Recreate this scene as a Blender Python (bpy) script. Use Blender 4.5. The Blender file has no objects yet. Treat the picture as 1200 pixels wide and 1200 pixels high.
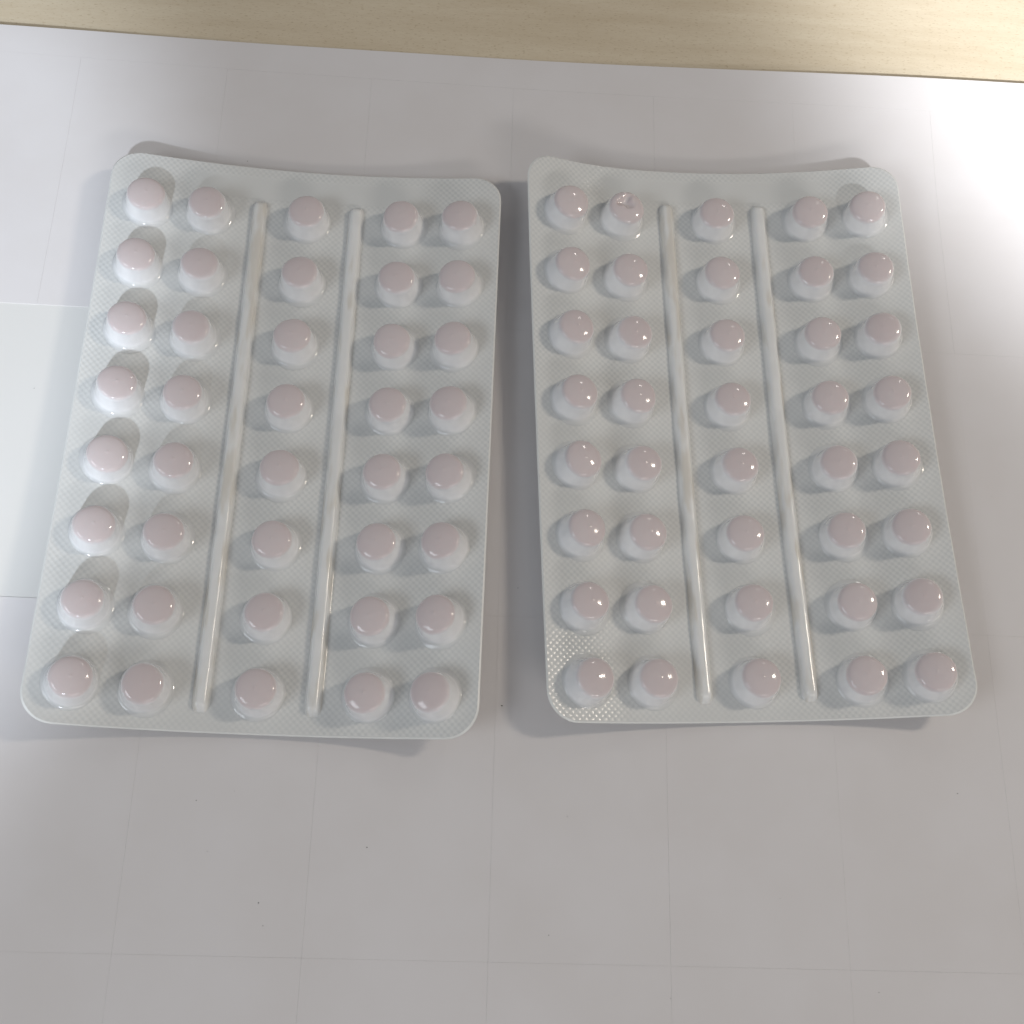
import bpy, bmesh, math, random
from mathutils import Vector, Matrix, noise
random.seed(7)
S = bpy.context.scene
C = S.collection
MM = 0.001

# ------------------------------------------------------------------ camera
# axes follow the label sheet: x along its long side, y away from the viewer
cam_d = bpy.data.cameras.new('camera')
cam = bpy.data.objects.new('camera', cam_d); C.objects.link(cam); S.camera = cam
right = Vector((0.99744, 0.02441, 0.06716)); up = Vector((-0.04472, 0.94625, 0.32033))
right.normalize(); up = (up - right*up.dot(right)).normalized(); back = right.cross(up)
M = Matrix((right, up, back)).transposed().to_4x4()
M.translation = Vector((63.584, 14.536, 241.42))*MM
cam.matrix_world = M
cam_d.sensor_width = 36; cam_d.lens = 36*1290.5/1200
cam_d.clip_start = 0.005; cam_d.clip_end = 20

# ------------------------------------------------------------------ light
w = bpy.data.worlds.new('World'); S.world = w; w.use_nodes = True
bg = w.node_tree.nodes['Background']
bg.inputs['Color'].default_value = (0.93, 0.95, 1.0, 1); bg.inputs['Strength'].default_value = 0.20

def aim(o, target):
    o.rotation_euler = (Vector(target)*MM - o.location).to_track_quat('-Z', 'Y').to_euler()
def polar(t, az, el, d):
    a, e = math.radians(az), math.radians(el)
    return Vector(t)*MM + Vector((math.cos(e)*math.cos(a), math.cos(e)*math.sin(a), math.sin(e)))*d
def area(name, t, az, el, d, sx, sy, power, col):
    l = bpy.data.lights.new(name, 'AREA'); l.shape = 'RECTANGLE'; l.size = sx; l.size_y = sy
    l.energy = power; l.color = col
    o = bpy.data.objects.new(name, l); C.objects.link(o); o.location = polar(t, az, el, d); aim(o, t); return o
def spot(name, t, az, el, d, radius_mm, blend, size, power, col):
    l = bpy.data.lights.new(name, 'SPOT'); l.energy = power; l.color = col
    l.spot_size = 2*math.atan(radius_mm*MM/d); l.spot_blend = blend; l.shadow_soft_size = size
    o = bpy.data.objects.new(name, l); C.objects.link(o); o.location = polar(t, az, el, d); aim(o, t); return o
MID = (78, 110, 0)
area('window_light_warm', (78, 165, 0), 9, 42, 0.72, 0.06, 0.09, 1.10, (1.0, 0.885, 0.75))
area('window_light_far', MID, 58, 36, 0.90, 0.05, 0.04, 0.14, (1.0, 0.95, 0.88))
area('window_light_behind', MID, -66, 29, 0.95, 0.45, 0.08, 1.30, (1.0, 0.94, 0.90))
area('window_light_cool', (78, 150, 0), 216, 38, 0.80, 0.32, 0.22, 1.18, (0.87, 0.93, 1.0))
spot('daylight_left', (-98, 125, 0), -89, 39, 1.0, 97, 0.34, 0.02, 37, (0.81, 0.89, 1.0))
spot('daylight_right', (270, 302, 0), -84, 38, 1.0, 152, 0.80, 0.022, 70, (0.92, 0.95, 1.0))

vs = S.view_settings
vs.view_transform = 'Standard'; vs.look = 'None'; vs.gamma = 1; vs.use_curve_mapping = False; vs.exposure = 0

# ------------------------------------------------------------------ material helpers
def mat(name):
    m = bpy.data.materials.new(name); m.use_nodes = True
    nt = m.node_tree; return m, nt, nt.nodes['Principled BSDF']
class N:
    def __init__(s, nt): s.nt = nt
    def new(s, t, **k):
        n = s.nt.nodes.new(t)
        for a, b in k.items(): setattr(n, a, b)
        return n
    def put(s, sock, v):
        if isinstance(v, bpy.types.NodeSocket): s.nt.links.new(v, sock)
        else: sock.default_value = v
    def math(s, op, a, b=0.0, c=0.0, clamp=False):
        n = s.new('ShaderNodeMath', operation=op); n.use_clamp = clamp
        s.put(n.inputs[0], a); s.put(n.inputs[1], b); s.put(n.inputs[2], c); return n.outputs[0]
    def noise(s, vec, scale, detail=3, rough=0.5):
        n = s.new('ShaderNodeTexNoise'); s.put(n.inputs['Vector'], vec)
        n.inputs['Scale'].default_value = scale; n.inputs['Detail'].default_value = detail; n.inputs['Roughness'].default_value = rough
        return n.outputs['Fac']
    def ramp(s, f, stops):
        n = s.new('ShaderNodeValToRGB'); s.put(n.inputs[0], f); e = n.color_ramp.elements
        while len(e) < len(stops): e.new(0.5)
        for x, (p, c) in zip(e, stops): x.position = p; x.color = (*c, 1)
        return n.outputs[0]
    def mix(s, f, a, b):
        n = s.new('ShaderNodeMix', data_type='RGBA'); s.put(n.inputs[0], f)
        for i, v in ((6, a), (7, b)): s.put(n.inputs[i], v if isinstance(v, bpy.types.NodeSocket) else (*v, 1))
        return n.outputs[2]
    def maprange(s, v, a, b, c=0.0, d=1.0, smooth=True):
        n = s.new('ShaderNodeMapRange'); n.interpolation_type = 'SMOOTHSTEP' if smooth else 'LINEAR'
        s.put(n.inputs[0], v)
        for i, x in enumerate((a, b, c, d)): n.inputs[i+1].default_value = x
        return n.outputs[0]
    def bump(s, h, strength, dist):
        n = s.new('ShaderNodeBump'); n.inputs['Strength'].default_value = strength; n.inputs['Distance'].default_value = dist
        s.put(n.inputs['Height'], h); return n.outputs[0]
    def coord(s, which='Object', scale=(1, 1, 1), rot=(0, 0, 0)):
        t = s.new('ShaderNodeTexCoord'); m = s.new('ShaderNodeMapping')
        m.inputs['Scale'].default_value = scale; m.inputs['Rotation'].default_value = rot
        s.nt.links.new(t.outputs[which], m.inputs['Vector']); return m.outputs[0]

# wood: pale straight-grained veneer with flecks
m_wood, nt, b = mat('pale_wood'); n = N(nt)
v = n.coord('Object', (6, 60, 60)); f = n.noise(v, 3.0, 6, 0.6)
v2 = n.coord('Object', (60, 300, 300)); f2 = n.noise(v2, 6.0, 3, 0.6)
v3 = n.coord('Object', (220, 700, 700)); f3 = n.noise(v3, 4.0, 1, 0.4)
c1 = n.ramp(f, [(0.30, (0.65, 0.55, 0.395)), (0.5, (0.695, 0.597, 0.44)), (0.72, (0.73, 0.637, 0.475))])
c2 = n.mix(n.maprange(f2, 0.35, 0.75, 0.0, 0.25), c1, (0.57, 0.46, 0.30))
c3 = n.mix(n.maprange(f3, 0.62, 0.72, 0.0, 0.42), c2, (0.40, 0.29, 0.15))
nt.links.new(c3, b.inputs['Base Color']); b.inputs['Roughness'].default_value = 0.55
nt.links.new(n.bump(f2, 0.12, 0.0002), b.inputs['Normal'])

def paper(name, col, rough, tint):
    m, nt, b = mat(name); n = N(nt)
    v = n.coord('Object'); f = n.noise(v, 30, 4, 0.55); g = n.noise(v, 900, 3, 0.6)
    c = n.mix(n.maprange(f, 0.3, 0.7), col, tint)
    nt.links.new(c, b.inputs['Base Color']); b.inputs['Roughness'].default_value = rough
    b.inputs['Specular IOR Level'].default_value = 0.3
    nt.links.new(n.bump(n.math('ADD', g, n.math('MULTIPLY', f, 6.0)), 0.10, 0.0001), b.inputs['Normal'])
    return m
m_label = paper('label_paper', (0.79, 0.765, 0.758), 0.55, (0.76, 0.73, 0.716))
m_liner = paper('liner_paper', (0.78, 0.77, 0.735), 0.35, (0.79, 0.78, 0.75))

# embossed milky film over foil: pattern runs in the sheet's own flat millimetres (UV)
def film_material():
    m, nt, b = mat('embossed_film'); n = N(nt)
    uv = n.new('ShaderNodeUVMap'); uv.uv_map = 'flat'
    sp = n.new('ShaderNodeSeparateXYZ'); nt.links.new(uv.outputs[0], sp.inputs[0])
    x, y = sp.outputs[0], sp.outputs[1]          # in units of 10 mm
    k = 2*math.pi/0.106/math.sqrt(2)
    wob = n.math('MULTIPLY', n.noise(uv.outputs[0], 1.2, 2), 0.9)
    A = n.math('COSINE', n.math('ADD', n.math('MULTIPLY', n.math('ADD', x, y), k), wob))
    B = n.math('COSINE', n.math('ADD', n.math('MULTIPLY', n.math('SUBTRACT', x, y), k), wob))
    f = n.math('MULTIPLY', n.math('ADD', A, n.math('MULTIPLY', B, 0.75)), 0.28)   # about -0.5 .. 0.5
    f = n.math('ADD', f, 0.5)
    # smooth strip for the stamped lot number along the far edge
    inx = n.math('MULTIPLY', n.maprange(x, -3.0, -2.7), n.maprange(x, 2.7, 3.0, 1.0, 0.0))
    iny = n.math('MULTIPLY', n.maprange(y, 6.12, 6.2), n.maprange(y, 6.72, 6.8, 1.0, 0.0))
    strip = n.math('MULTIPLY', inx, iny)
    vary = n.maprange(n.noise(uv.outputs[0], 0.35, 2), 0.35, 0.65, 0.45, 1.0)
    amp = n.math('MULTIPLY', n.math('SUBTRACT', 1.0, n.math('MULTIPLY', strip, 0.9)), vary)
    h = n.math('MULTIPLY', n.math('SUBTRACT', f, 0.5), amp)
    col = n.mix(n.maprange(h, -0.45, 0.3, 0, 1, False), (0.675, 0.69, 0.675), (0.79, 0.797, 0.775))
    blot = n.noise(uv.outputs[0], 0.8, 3)
    col = n.mix(n.maprange(blot, 0.35, 0.7, 0.0, 0.35), col, (0.75, 0.745, 0.715))
    nt.links.new(col, b.inputs['Base Color'])
    b.inputs['Roughness'].default_value = 0.17
    b.inputs['Specular IOR Level'].default_value = 0.25
    hh = n.math('SUBTRACT', h, n.math('MULTIPLY', strip, 0.8))
    nt.links.new(n.bump(hh, 0.48, 0.00012), b.inputs['Normal'])
    return m
m_film = film_material()

def plain(name, col, rough, sss=0.0, ns=400, bs=0.05):
    m, nt, b = mat(name); n = N(nt)
    v = n.coord('Object'); f = n.noise(v, ns, 3)
    c = n.mix(n.maprange(f, 0.3, 0.7), col, tuple(x*0.95 for x in col))
    nt.links.new(c, b.inputs['Base Color']); b.inputs['Roughness'].default_value = rough
    if sss:
        b.inputs['Subsurface Weight'].default_value = sss; b.inputs['Subsurface Radius'].default_value = (1, 1, 1)
        b.inputs['Subsurface Scale'].default_value = 0.0012
    nt.links.new(n.bump(f, bs, 0.0002), b.inputs['Normal'])
    return m
m_edge = plain('film_cut_edge', (0.86, 0.87, 0.84), 0.35)
m_wall = plain('milky_pocket_film', (0.94, 0.94, 0.945), 0.13, 0.40, 330, 0.14)
nt = m_wall.node_tree; n = N(nt); b = nt.nodes['Principled BSDF']
sp = n.new('ShaderNodeSeparateXYZ'); nt.links.new(n.coord('Object'), sp.inputs[0])
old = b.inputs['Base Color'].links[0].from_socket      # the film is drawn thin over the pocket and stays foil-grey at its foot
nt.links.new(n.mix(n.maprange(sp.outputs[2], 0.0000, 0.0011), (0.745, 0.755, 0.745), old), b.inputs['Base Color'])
m_ridge = plain('ridge_film', (0.88, 0.885, 0.865), 0.18, 0.5, 120, 0.10)
nt = m_ridge.node_tree; n = N(nt); b = nt.nodes['Principled BSDF']
old = b.inputs['Base Color'].links[0].from_socket
nt.links.new(n.mix(n.maprange(n.noise(n.coord('Object', (300, 60, 60)), 1.3, 2), 0.45, 0.65, 0.0, 0.55), old, (0.68, 0.63, 0.54)), b.inputs['Base Color'])
m_dust = plain('dust', (0.16, 0.145, 0.13), 0.9)

m_foil, nt, b = mat('foil'); b.inputs['Base Color'].default_value = (0.72, 0.73, 0.74, 1)
b.inputs['Metallic'].default_value = 0.9; b.inputs['Roughness'].default_value = 0.4

# pocket top: thin film with the pink tablet showing through, milky again towards the rim
m_dome, nt, b = mat('pocket_top_film'); n = N(nt)
v = n.coord('Object'); sp = n.new('ShaderNodeSeparateXYZ'); nt.links.new(v, sp.inputs[0])
oi = n.new('ShaderNodeObjectInfo')
jit = n.math('MULTIPLY', n.math('SUBTRACT', oi.outputs['Random'], 0.5), 0.0005)
f = n.noise(v, 170, 3)
z = n.math('ADD', n.math('ADD', sp.outputs[2], jit), n.math('MULTIPLY', n.math('SUBTRACT', f, 0.5), 0.0008))
pink = n.mix(oi.outputs['Random'], (0.725, 0.64, 0.635), (0.76, 0.68, 0.675))
col = n.mix(n.maprange(z, 0.0046, 0.0058), (0.92, 0.92, 0.93), pink)
nt.links.new(col, b.inputs['Base Color']); b.inputs['Roughness'].default_value = 0.11
b.inputs['Subsurface Weight'].default_value = 0.2; b.inputs['Subsurface Radius'].default_value = (1, .8, .8); b.inputs['Subsurface Scale'].default_value = 0.0008
nt.links.new(n.bump(n.noise(v, 330, 3), 0.20, 0.0003), b.inputs['Normal'])

# ------------------------------------------------------------------ object helpers
def link(name, me, parent=None):
    o = bpy.data.objects.new(name, me); C.objects.link(o)
    if parent: o.parent = parent
    return o
def mesh(name, verts, faces, mats, smooth=True, midx=None, uvs=None):
    me = bpy.data.meshes.new(name)
    me.from_pydata([tuple(c*MM for c in v) for v in verts], [], faces)
    for m in mats: me.materials.append(m)
    me.polygons.foreach_set('use_smooth', [smooth]*len(me.polygons))
    if midx: me.polygons.foreach_set('material_index', midx)
    if uvs:
        l = me.uv_layers.new(name='flat')
        for lp in me.loops: l.data[lp.index].uv = uvs[lp.vertex_index]
    me.update(); return me
def sst(a, b, x):
    t = max(0.0, min(1.0, (x-a)/(b-a))); return t*t*(3-2*t)

# ------------------------------------------------------------------ table
def table():
    bm = bmesh.new(); bmesh.ops.create_cube(bm, size=1)
    bmesh.ops.scale(bm, vec=(1.2, 0.8, 0.024), verts=bm.verts)
    bmesh.ops.translate(bm, vec=(0.08, 0.13, -0.012-0.00036), verts=bm.verts)
    bmesh.ops.bevel(bm, geom=bm.edges[:], offset=0.002, segments=2, affect='EDGES')
    me = bpy.data.meshes.new('table_top'); bm.to_mesh(me); bm.free(); me.materials.append(m_wood)
    o = link('table_top', me); o['kind'] = 'structure'
    o['label'] = 'pale straight-grained wooden table top behind the white sheet'; o['category'] = 'table'
table()

# ------------------------------------------------------------------ sheet of labels
PX, PY = 37.64, 72.10
X0, X1, Y0, Y1 = -84.0, 235.0, -83.0, 227.3
def lift(x, y):                      # the far corners of the sheet stand off the table a little
    t = sst(170, 232, y)**1.5
    l = max(0.0, min(1.0, (20-x)/90))
    r = max(0.0, min(1.0, (x-70)/130))
    return 1.6*t*(l*l*(3-2*l)) + 2.6*t*(r*r*(3-2*r)) + 0.10*math.sin(x*0.03+1)*sst(150, 227, y)
def slab(x0, x1, y0, y1, z0, z1, nx, ny, cr=0.0):
    verts, faces = [], []
    for z in (z0, z1):
        for j in range(ny+1):
            for i in range(nx+1):
                x = x0+(x1-x0)*i/nx; y = y0+(y1-y0)*j/ny
                verts.append((x, y, z+lift(x, y)))
    k = (nx+1)*(ny+1); idx = lambda i, j, s: s*k+j*(nx+1)+i
    for j in range(ny):
        for i in range(nx):
            faces.append((idx(i, j, 1), idx(i+1, j, 1), idx(i+1, j+1, 1), idx(i, j+1, 1)))
            faces.append((idx(i, j+1, 0), idx(i+1, j+1, 0), idx(i+1, j, 0), idx(i, j, 0)))
    for i in range(nx):
        faces.append((idx(i, 0, 0), idx(i+1, 0, 0), idx(i+1, 0, 1), idx(i, 0, 1)))
        faces.append((idx(i+1, ny, 0), idx(i, ny, 0), idx(i, ny, 1), idx(i+1, ny, 1)))
    for j in range(ny):
        faces.append((idx(0, j+1, 0), idx(0, j, 0), idx(0, j, 1), idx(0, j+1, 1)))
        faces.append((idx(nx, j, 0), idx(nx, j+1, 0), idx(nx, j+1, 1), idx(nx, j, 1)))
    return verts, faces
sheet = bpy.data.objects.new('label_sheet', None); C.objects.link(sheet)
sheet.location = (0.075, 0.072, 0); sheet.empty_display_size = 0.02
sheet['label'] = 'white sheet of blank cut labels lying under the two blister packs'; sheet['category'] = 'label sheet'
def sheet_part(name, vf, m, label=None):
    v, f = vf
    # the far edge was trimmed slightly out of square
    v = [(a-75, b-72+max(0.0, (b-217)/10)*(-2.6+(a+61)*0.0085), c) for a, b, c in v]
    o = link(name, mesh(name, v, f, [m], smooth=False), sheet)
    if label: o['label'] = label
    return o
sheet_part('liner', slab(X0, X1, Y0, Y1, -0.34, -0.10, 64, 60), m_liner)
G = 0.010                                   # half the width of a cut
for j in range(-1, 3):
    for i in range(-2, 6):
        if j == 1 and i < 0: continue      # these labels were peeled off
        dz = random.uniform(-0.012, 0.012)
        sheet_part('label', slab(i*PX+G, (i+1)*PX-G, j*PY+G, (j+1)*PY-G, -0.09, dz, 8, 14), m_label)
# waste strips round the grid
sheet_part('margin_strip', slab(X0+.05, X1-.05, 3*PY+G, Y1-.05, -0.09, 0.0, 64, 6), m_label)
sheet_part('margin_strip', slab(X0+.05, X1-.05, Y0+.05, -PY-G, -0.09, 0.0, 64, 2), m_label)
sheet_part('margin_strip', slab(X0+.05, -2*PX-G, -PY+G, 3*PY-G, -0.09, 0.0, 2, 40), m_label)
sheet_part('margin_strip', slab(6*PX+G, X1-.05, -PY+G, 3*PY-G, -0.09, 0.0, 2, 40), m_label)

# ------------------------------------------------------------------ blister packs
W2, HH, CR = 48.0, 70.19, 7.0
ROW, ROFF, P1, P2, RIB = 16.736, -2.8, 23.828, 38.628, 11.9
class Pack:
    def __init__(s, cx, cy, yaw, a, b, c, d, e, g, z0, seed, curl=0.0):
        s.curl = curl                     # extra lift of the far left corner
        s.c = (cx, cy); s.yaw = yaw; s.k = (a, b, c, d, e, g, z0); s.seed = seed
    def pos(s, x, y, off=0.0):           # flat sheet millimetres -> bent sheet
        p = s._p(x, y)
        if off == 0: return p
        return p + s.normal(x, y)*off
    def _p(s, x, y):
        a, b, c, d, e, g, z0 = s.k; u = x/W2; v = y/HH
        k = (a+g*v)/W2
        X = x*(1-(2/3.)*(k*u)**2)
        z = z0+0.35+a*u*u+b*u+c*v*v+d*v+e*u*v+g*u*u*v
        z += 0.22*noise.noise(Vector((x*0.035+s.seed, y*0.035, 3.1)))+0.05*math.cos(y*2*math.pi/ROW)*math.cos(x*0.13)
        if s.curl and u < -.45 and v > .5: z += s.curl*((-u-.45)/.55)**2*((v-.5)/.5)**2
        return Vector((X, y, z))
    def normal(s, x, y):
        e = 0.2
        n = (s._p(x+e, y)-s._p(x-e, y)).cross(s._p(x, y+e)-s._p(x, y-e)); return n.normalized()
    def frame(s, x, y):
        n = s.normal(x, y); t = s._p(x+.2, y)-s._p(x-.2, y); t = (t-n*t.dot(n)).normalized()
        m = Matrix((t, n.cross(t), n)).transposed().to_4x4(); m.translation = s._p(x, y)*MM; return m

def outline_rows():
    ys = []
    for i in range(11):
        t = i/10*math.pi/2; ys.append(HH-CR+CR*math.sin(t))
    inner = [-(HH-CR)+2*(HH-CR)*i/64 for i in range(1, 64)]
    ys = sorted([-y for y in ys]+inner+ys)
    out = []
    for y in ys:
        d = abs(y)-(HH-CR)
        wdt = W2 if d <= 0 else W2-CR+math.sqrt(max(0, CR*CR-d*d))
        out.append((y, wdt))
    return out
def sheet_mesh(pk, name, z_top, z_bot, mats, rim_mat, inset=0.0, rim_in=0.05):
    rows = outline_rows(); nx = 56; verts, uvs, faces, mi = [], [], [], []
    sx, sy = (W2-inset)/W2, (HH-inset)/HH
    for off, ins in ((z_top, rim_in), (z_bot, 0.0)):
        fx, fy = sx*(W2-ins)/W2, sy*(HH-ins)/HH
        for y, wd in rows:
            for i in range(nx+1):
                x = -wd+2*wd*i/nx
                verts.append(pk.pos(x*fx, y*fy, off)); uvs.append((x/10, y/10))
    R = len(rows); k = R*(nx+1); idx = lambda i, j, s: s*k+j*(nx+1)+i
    for j in range(R-1):
        for i in range(nx):
            faces.append((idx(i, j, 0), idx(i+1, j, 0), idx(i+1, j+1, 0), idx(i, j+1, 0))); mi.append(0)
            faces.append((idx(i, j+1, 1), idx(i+1, j+1, 1), idx(i+1, j, 1), idx(i, j, 1))); mi.append(0)
    loop = [(i, 0) for i in range(nx)]+[(nx, j) for j in range(R-1)]+[(i, R-1) for i in range(nx, 0, -1)]+[(0, j) for j in range(R-1, 0, -1)]
    # rim: own vertices so that the cut edge stays crisp
    base = len(verts); L = len(loop)
    for s_ in (0, 1):
        for i, j in loop: verts.append(verts[idx(i, j, s_)]); uvs.append(uvs[idx(i, j, s_)])
    for q in range(L):
        q2 = (q+1) % L
        faces.append((base+L+q, base+L+q2, base+q2, base+q)); mi.append(rim_mat)
    return mesh(name, verts, faces, mats, True, mi, uvs)

# pocket profile (radius, height) in mm; the dome part starts where the tablet shows through
WALL = [(6.5, -0.10), (6.0, 0.06), (5.6, 0.22), (5.30, 0.50), (5.12, 0.95), (5.00, 1.6), (4.86, 2.5), (4.71, 3.4), (4.58, 4.2), (4.48, 4.75)]
DOME = [(4.48, 4.75), (4.40, 5.05), (4.26, 5.33), (4.04, 5.58), (3.74, 5.78), (3.32, 5.95), (2.75, 6.12), (2.05, 6.27), (1.25, 6.38), (0.5, 6.43), (0.30, 6.445), (0.18, 6.50), (0.0, 6.51)]
PROFILE = WALL+DOME[1:]
def revolve(prof, name, m, wob, dent=None, seg=40):
    full = PROFILE
    def nrm(r, z):
        k = min(range(len(full)), key=lambda i: abs(full[i][0]-r)+abs(full[i][1]-z))
        a = full[max(0, k-1)]; b_ = full[min(len(full)-1, k+1)]
        dr, dz = b_[0]-a[0], b_[1]-a[1]; l = math.hypot(dr, dz); return (dz/l, -dr/l)
    verts, norms, faces = [], [], []
    for r, z in prof:
        if r < 1e-6: verts.append([0, 0, z]); norms.append((0, 0, 1)); continue
        nr, nz = nrm(r, z)
        for s in range(seg):
            t = 2*math.pi*s/seg
            q = 1+wob[0]*math.cos(2*t+wob[1])*z/6+wob[2]*math.cos(3*t+wob[3])*z/6
            verts.append([r*q*math.cos(t), r*q*math.sin(t), z*(1+wob[4]*math.cos(t+wob[1])*r/5)]); norms.append((nr*math.cos(t), nr*math.sin(t), nz))
    n = len(prof); tip = prof[-1][0] < 1e-6
    rings = n-1 if tip else n
    for j in range(rings-1):
        for s in range(seg):
            s2 = (s+1) % seg; faces.append((j*seg+s, j*seg+s2, (j+1)*seg+s2, (j+1)*seg+s))
    if tip:
        for s in range(seg): faces.append(((rings-1)*seg+s, (rings-1)*seg+(s+1) % seg, len(verts)-1))
    if dent:
        for v in verts:
            d = math.hypot(v[0]-dent[0], v[1]-dent[1])
            if v[2] > 4.8 and d < dent[2]:
                ang = math.atan2(v[1]-dent[1], v[0]-dent[0]); d *= 1+0.28*math.sin(3*ang+1)+0.12*math.sin(5*ang); d = min(d, dent[2])
                k = 0.5+0.5*math.cos(math.pi*d/dent[2]); v[2] -= dent[3]*k**0.7
    me = mesh(name, verts, faces, [m])
    if not dent: me.normals_split_custom_set_from_vertices(norms)
    return me
DOME_FINE = []
for (r0, z0), (r1, z1) in zip(DOME, DOME[1:]):
    DOME_FINE += [(r0, z0), ((r0+r1)/2, (z0+z1)/2)]
DOME_FINE.append(DOME[-1])
variants = []
for q in range(6):
    wob = (random.uniform(0, .02), random.uniform(0, 6.28), random.uniform(0, .014), random.uniform(0, 6.28), random.uniform(-.012, .012))
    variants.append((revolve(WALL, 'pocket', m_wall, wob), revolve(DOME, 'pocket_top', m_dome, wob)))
wob = (.02, 1, .01, 2, 0)
dented = (revolve(WALL, 'pocket', m_wall, wob), revolve(DOME_FINE, 'pocket_top', m_dome, wob, (-0.5, 1.1, 2.3, 1.2)))

def ridge_mesh(pk, x0, ya, yb):
    # rounded bar moulded into the film: cross-section swept along the sheet, tapering at both ends
    sec = [(q*0.80, w_) for q, w_ in [(-2.6, -0.06), (-2.15, 0.10), (-1.90, 0.45), (-1.72, 1.0), (-1.45, 1.36), (-0.95, 1.56), (-0.35, 1.62), (0.35, 1.62), (0.95, 1.56), (1.45, 1.36), (1.72, 1.0), (1.90, 0.45), (2.15, 0.10), (2.6, -0.06)]]
    ts = []
    Ln = yb-ya
    st = [0, .25, .55, .9, 1.4, 2.0, 2.6]+[3.2+(Ln-6.4)*i/90 for i in range(91)]+[Ln-q for q in (2.6, 2.0, 1.4, .9, .55, .25, 0)]
    verts, faces = [], []
    for t in st:
        e = min(t, Ln-t); kk = math.sqrt(max(0.0, 1-(1-min(1, e/2.6))**2)); kz = max(-0.02, min(1, (e-.25)/1.6)); kz = sst(0, 1, kz)
        wv = 1+0.05*math.sin(t*0.42)+0.035*noise.noise(Vector((t*0.25, x0, pk.seed)))
        for x, z in sec:
            zz = z*kz*wv if z > 0 else z
            verts.append(pk.pos(x0+x*(0.25+0.75*kk)+0.06*noise.noise(Vector((t*.12, x0, 1))), ya+t, zz))
    n = len(sec)
    for j in range(len(st)-1):
        for i in range(n-1):
            faces.append((j*n+i, j*n+i+1, (j+1)*n+i+1, (j+1)*n+i))
    return mesh('ridge', verts, faces, [m_ridge])

def build_pack(pk, label, dent_at=None):
    root = bpy.data.objects.new('blister_pack', None); C.objects.link(root); root.empty_display_size = 0.02
    root.location = (pk.c[0]*MM, pk.c[1]*MM, 0); root.rotation_euler = (0, 0, pk.yaw)
    root['label'] = label; root['category'] = 'blister pack'; root['group'] = 'blister packs on the label sheet'
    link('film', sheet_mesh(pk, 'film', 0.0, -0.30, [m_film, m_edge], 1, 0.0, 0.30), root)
    link('foil_backing', sheet_mesh(pk, 'foil_backing', -0.303, -0.34, [m_foil], 0, 0.08), root)
    for x in (-RIB, RIB):
        link('ridge', ridge_mesh(pk, x, -3.5*ROW+ROFF-4.9, 3.5*ROW+ROFF+5.2), root)
    for r in range(8):
        for c, x in enumerate((-P2, -P1, 0, P1, P2)):
            y = (3.5-r)*ROW+ROFF
            x += random.uniform(-.15, .15); y += random.uniform(-.15, .15)
            isd = dent_at == (r, c)
            wall, dome = dented if isd else random.choice(variants)
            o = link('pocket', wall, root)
            tilt = Matrix.Rotation(random.uniform(-.025, .025), 4, 'X') @ Matrix.Rotation(random.uniform(-.025, .025), 4, 'Y')
            rz = 0 if isd else random.choice((0, 1.1, 2.3, 3.6, 4.8))
            o.matrix_local = pk.frame(x, y) @ tilt @ Matrix.Rotation(rz, 4, 'Z') @ Matrix.Diagonal((1, 1, random.uniform(.97, 1.03), 1))
            d = link('pocket_top', dome, o)
            if isd: o['label'] = 'pocket with its top dented in'; d['label'] = 'crumpled dented pocket top'
    return root
left = Pack(24.565, 114.0, -0.00617, 5.9675, -0.3267, 1.3667, 0.5729, -0.3696, -1.965, 0.4174, 2.0)
rightp = Pack(129.792, 120.30, 0.05271, 6.3336, -0.0866, 2.0495, 1.3058, -0.177, -0.6235, 0.4012, 11.0, 2.4)
build_pack(left, 'curved white blister pack with all pocket tops intact, beside the peeled label gap')
build_pack(rightp, 'curved white blister pack with one dented pocket top in its far row', (0, 1))

# ------------------------------------------------------------------ dust on the sheet
def dust():
    bm = bmesh.new()
    pts = DUST
    for x, y, s in pts:
        s *= 0.68
        r = bmesh.ops.create_icosphere(bm, subdivisions=1, radius=s*MM)
        sc = (random.uniform(.7, 1.6), random.uniform(.6, 1.1), .4)
        bmesh.ops.scale(bm, vec=sc, verts=r['verts'])
        bmesh.ops.rotate(bm, matrix=Matrix.Rotation(random.uniform(0, 3), 3, 'Z'), verts=r['verts'])
        for v in r['verts']: v.co += Vector((random.uniform(-.2, .2)*s*MM, random.uniform(-.2, .2)*s*MM, 0))
        bmesh.ops.translate(bm, vec=(x*MM, y*MM, s*.25*MM), verts=r['verts'])
    me = bpy.data.meshes.new('dust_specks'); bm.to_mesh(me); bm.free(); me.materials.append(m_dust)
    o = link('dust_specks', me); o['kind'] = 'stuff'; o['label'] = 'tiny dark dust specks scattered on the white sheet'; o['category'] = 'dust'
DUST = [(76.67, 52.09, 0.28), (28.08, 10.28, 0.2), (13.25, 30.13, 0.17), (49.34, 21.69, 0.2), (16.68, 19.98, 0.14), (87.63, 5.4, 0.17), (136.43, 13.68, 0.14), (177.24, 36.37, 0.17), (156.22, -4.14, 0.18), (108.1, -11.06, 0.15), (112.74, -6.07, 0.13), (91.32, 29.06, 0.12), (7.91, 188.22, 0.2), (127.83, 199.51, 0.15), (79.62, 78.82, 0.12), (29.37, 5.91, 0.12), (20.96, 32.27, 0.1), (193.27, 106.3, 0.13), (-34.76, 122.18, 0.15)]
dust()
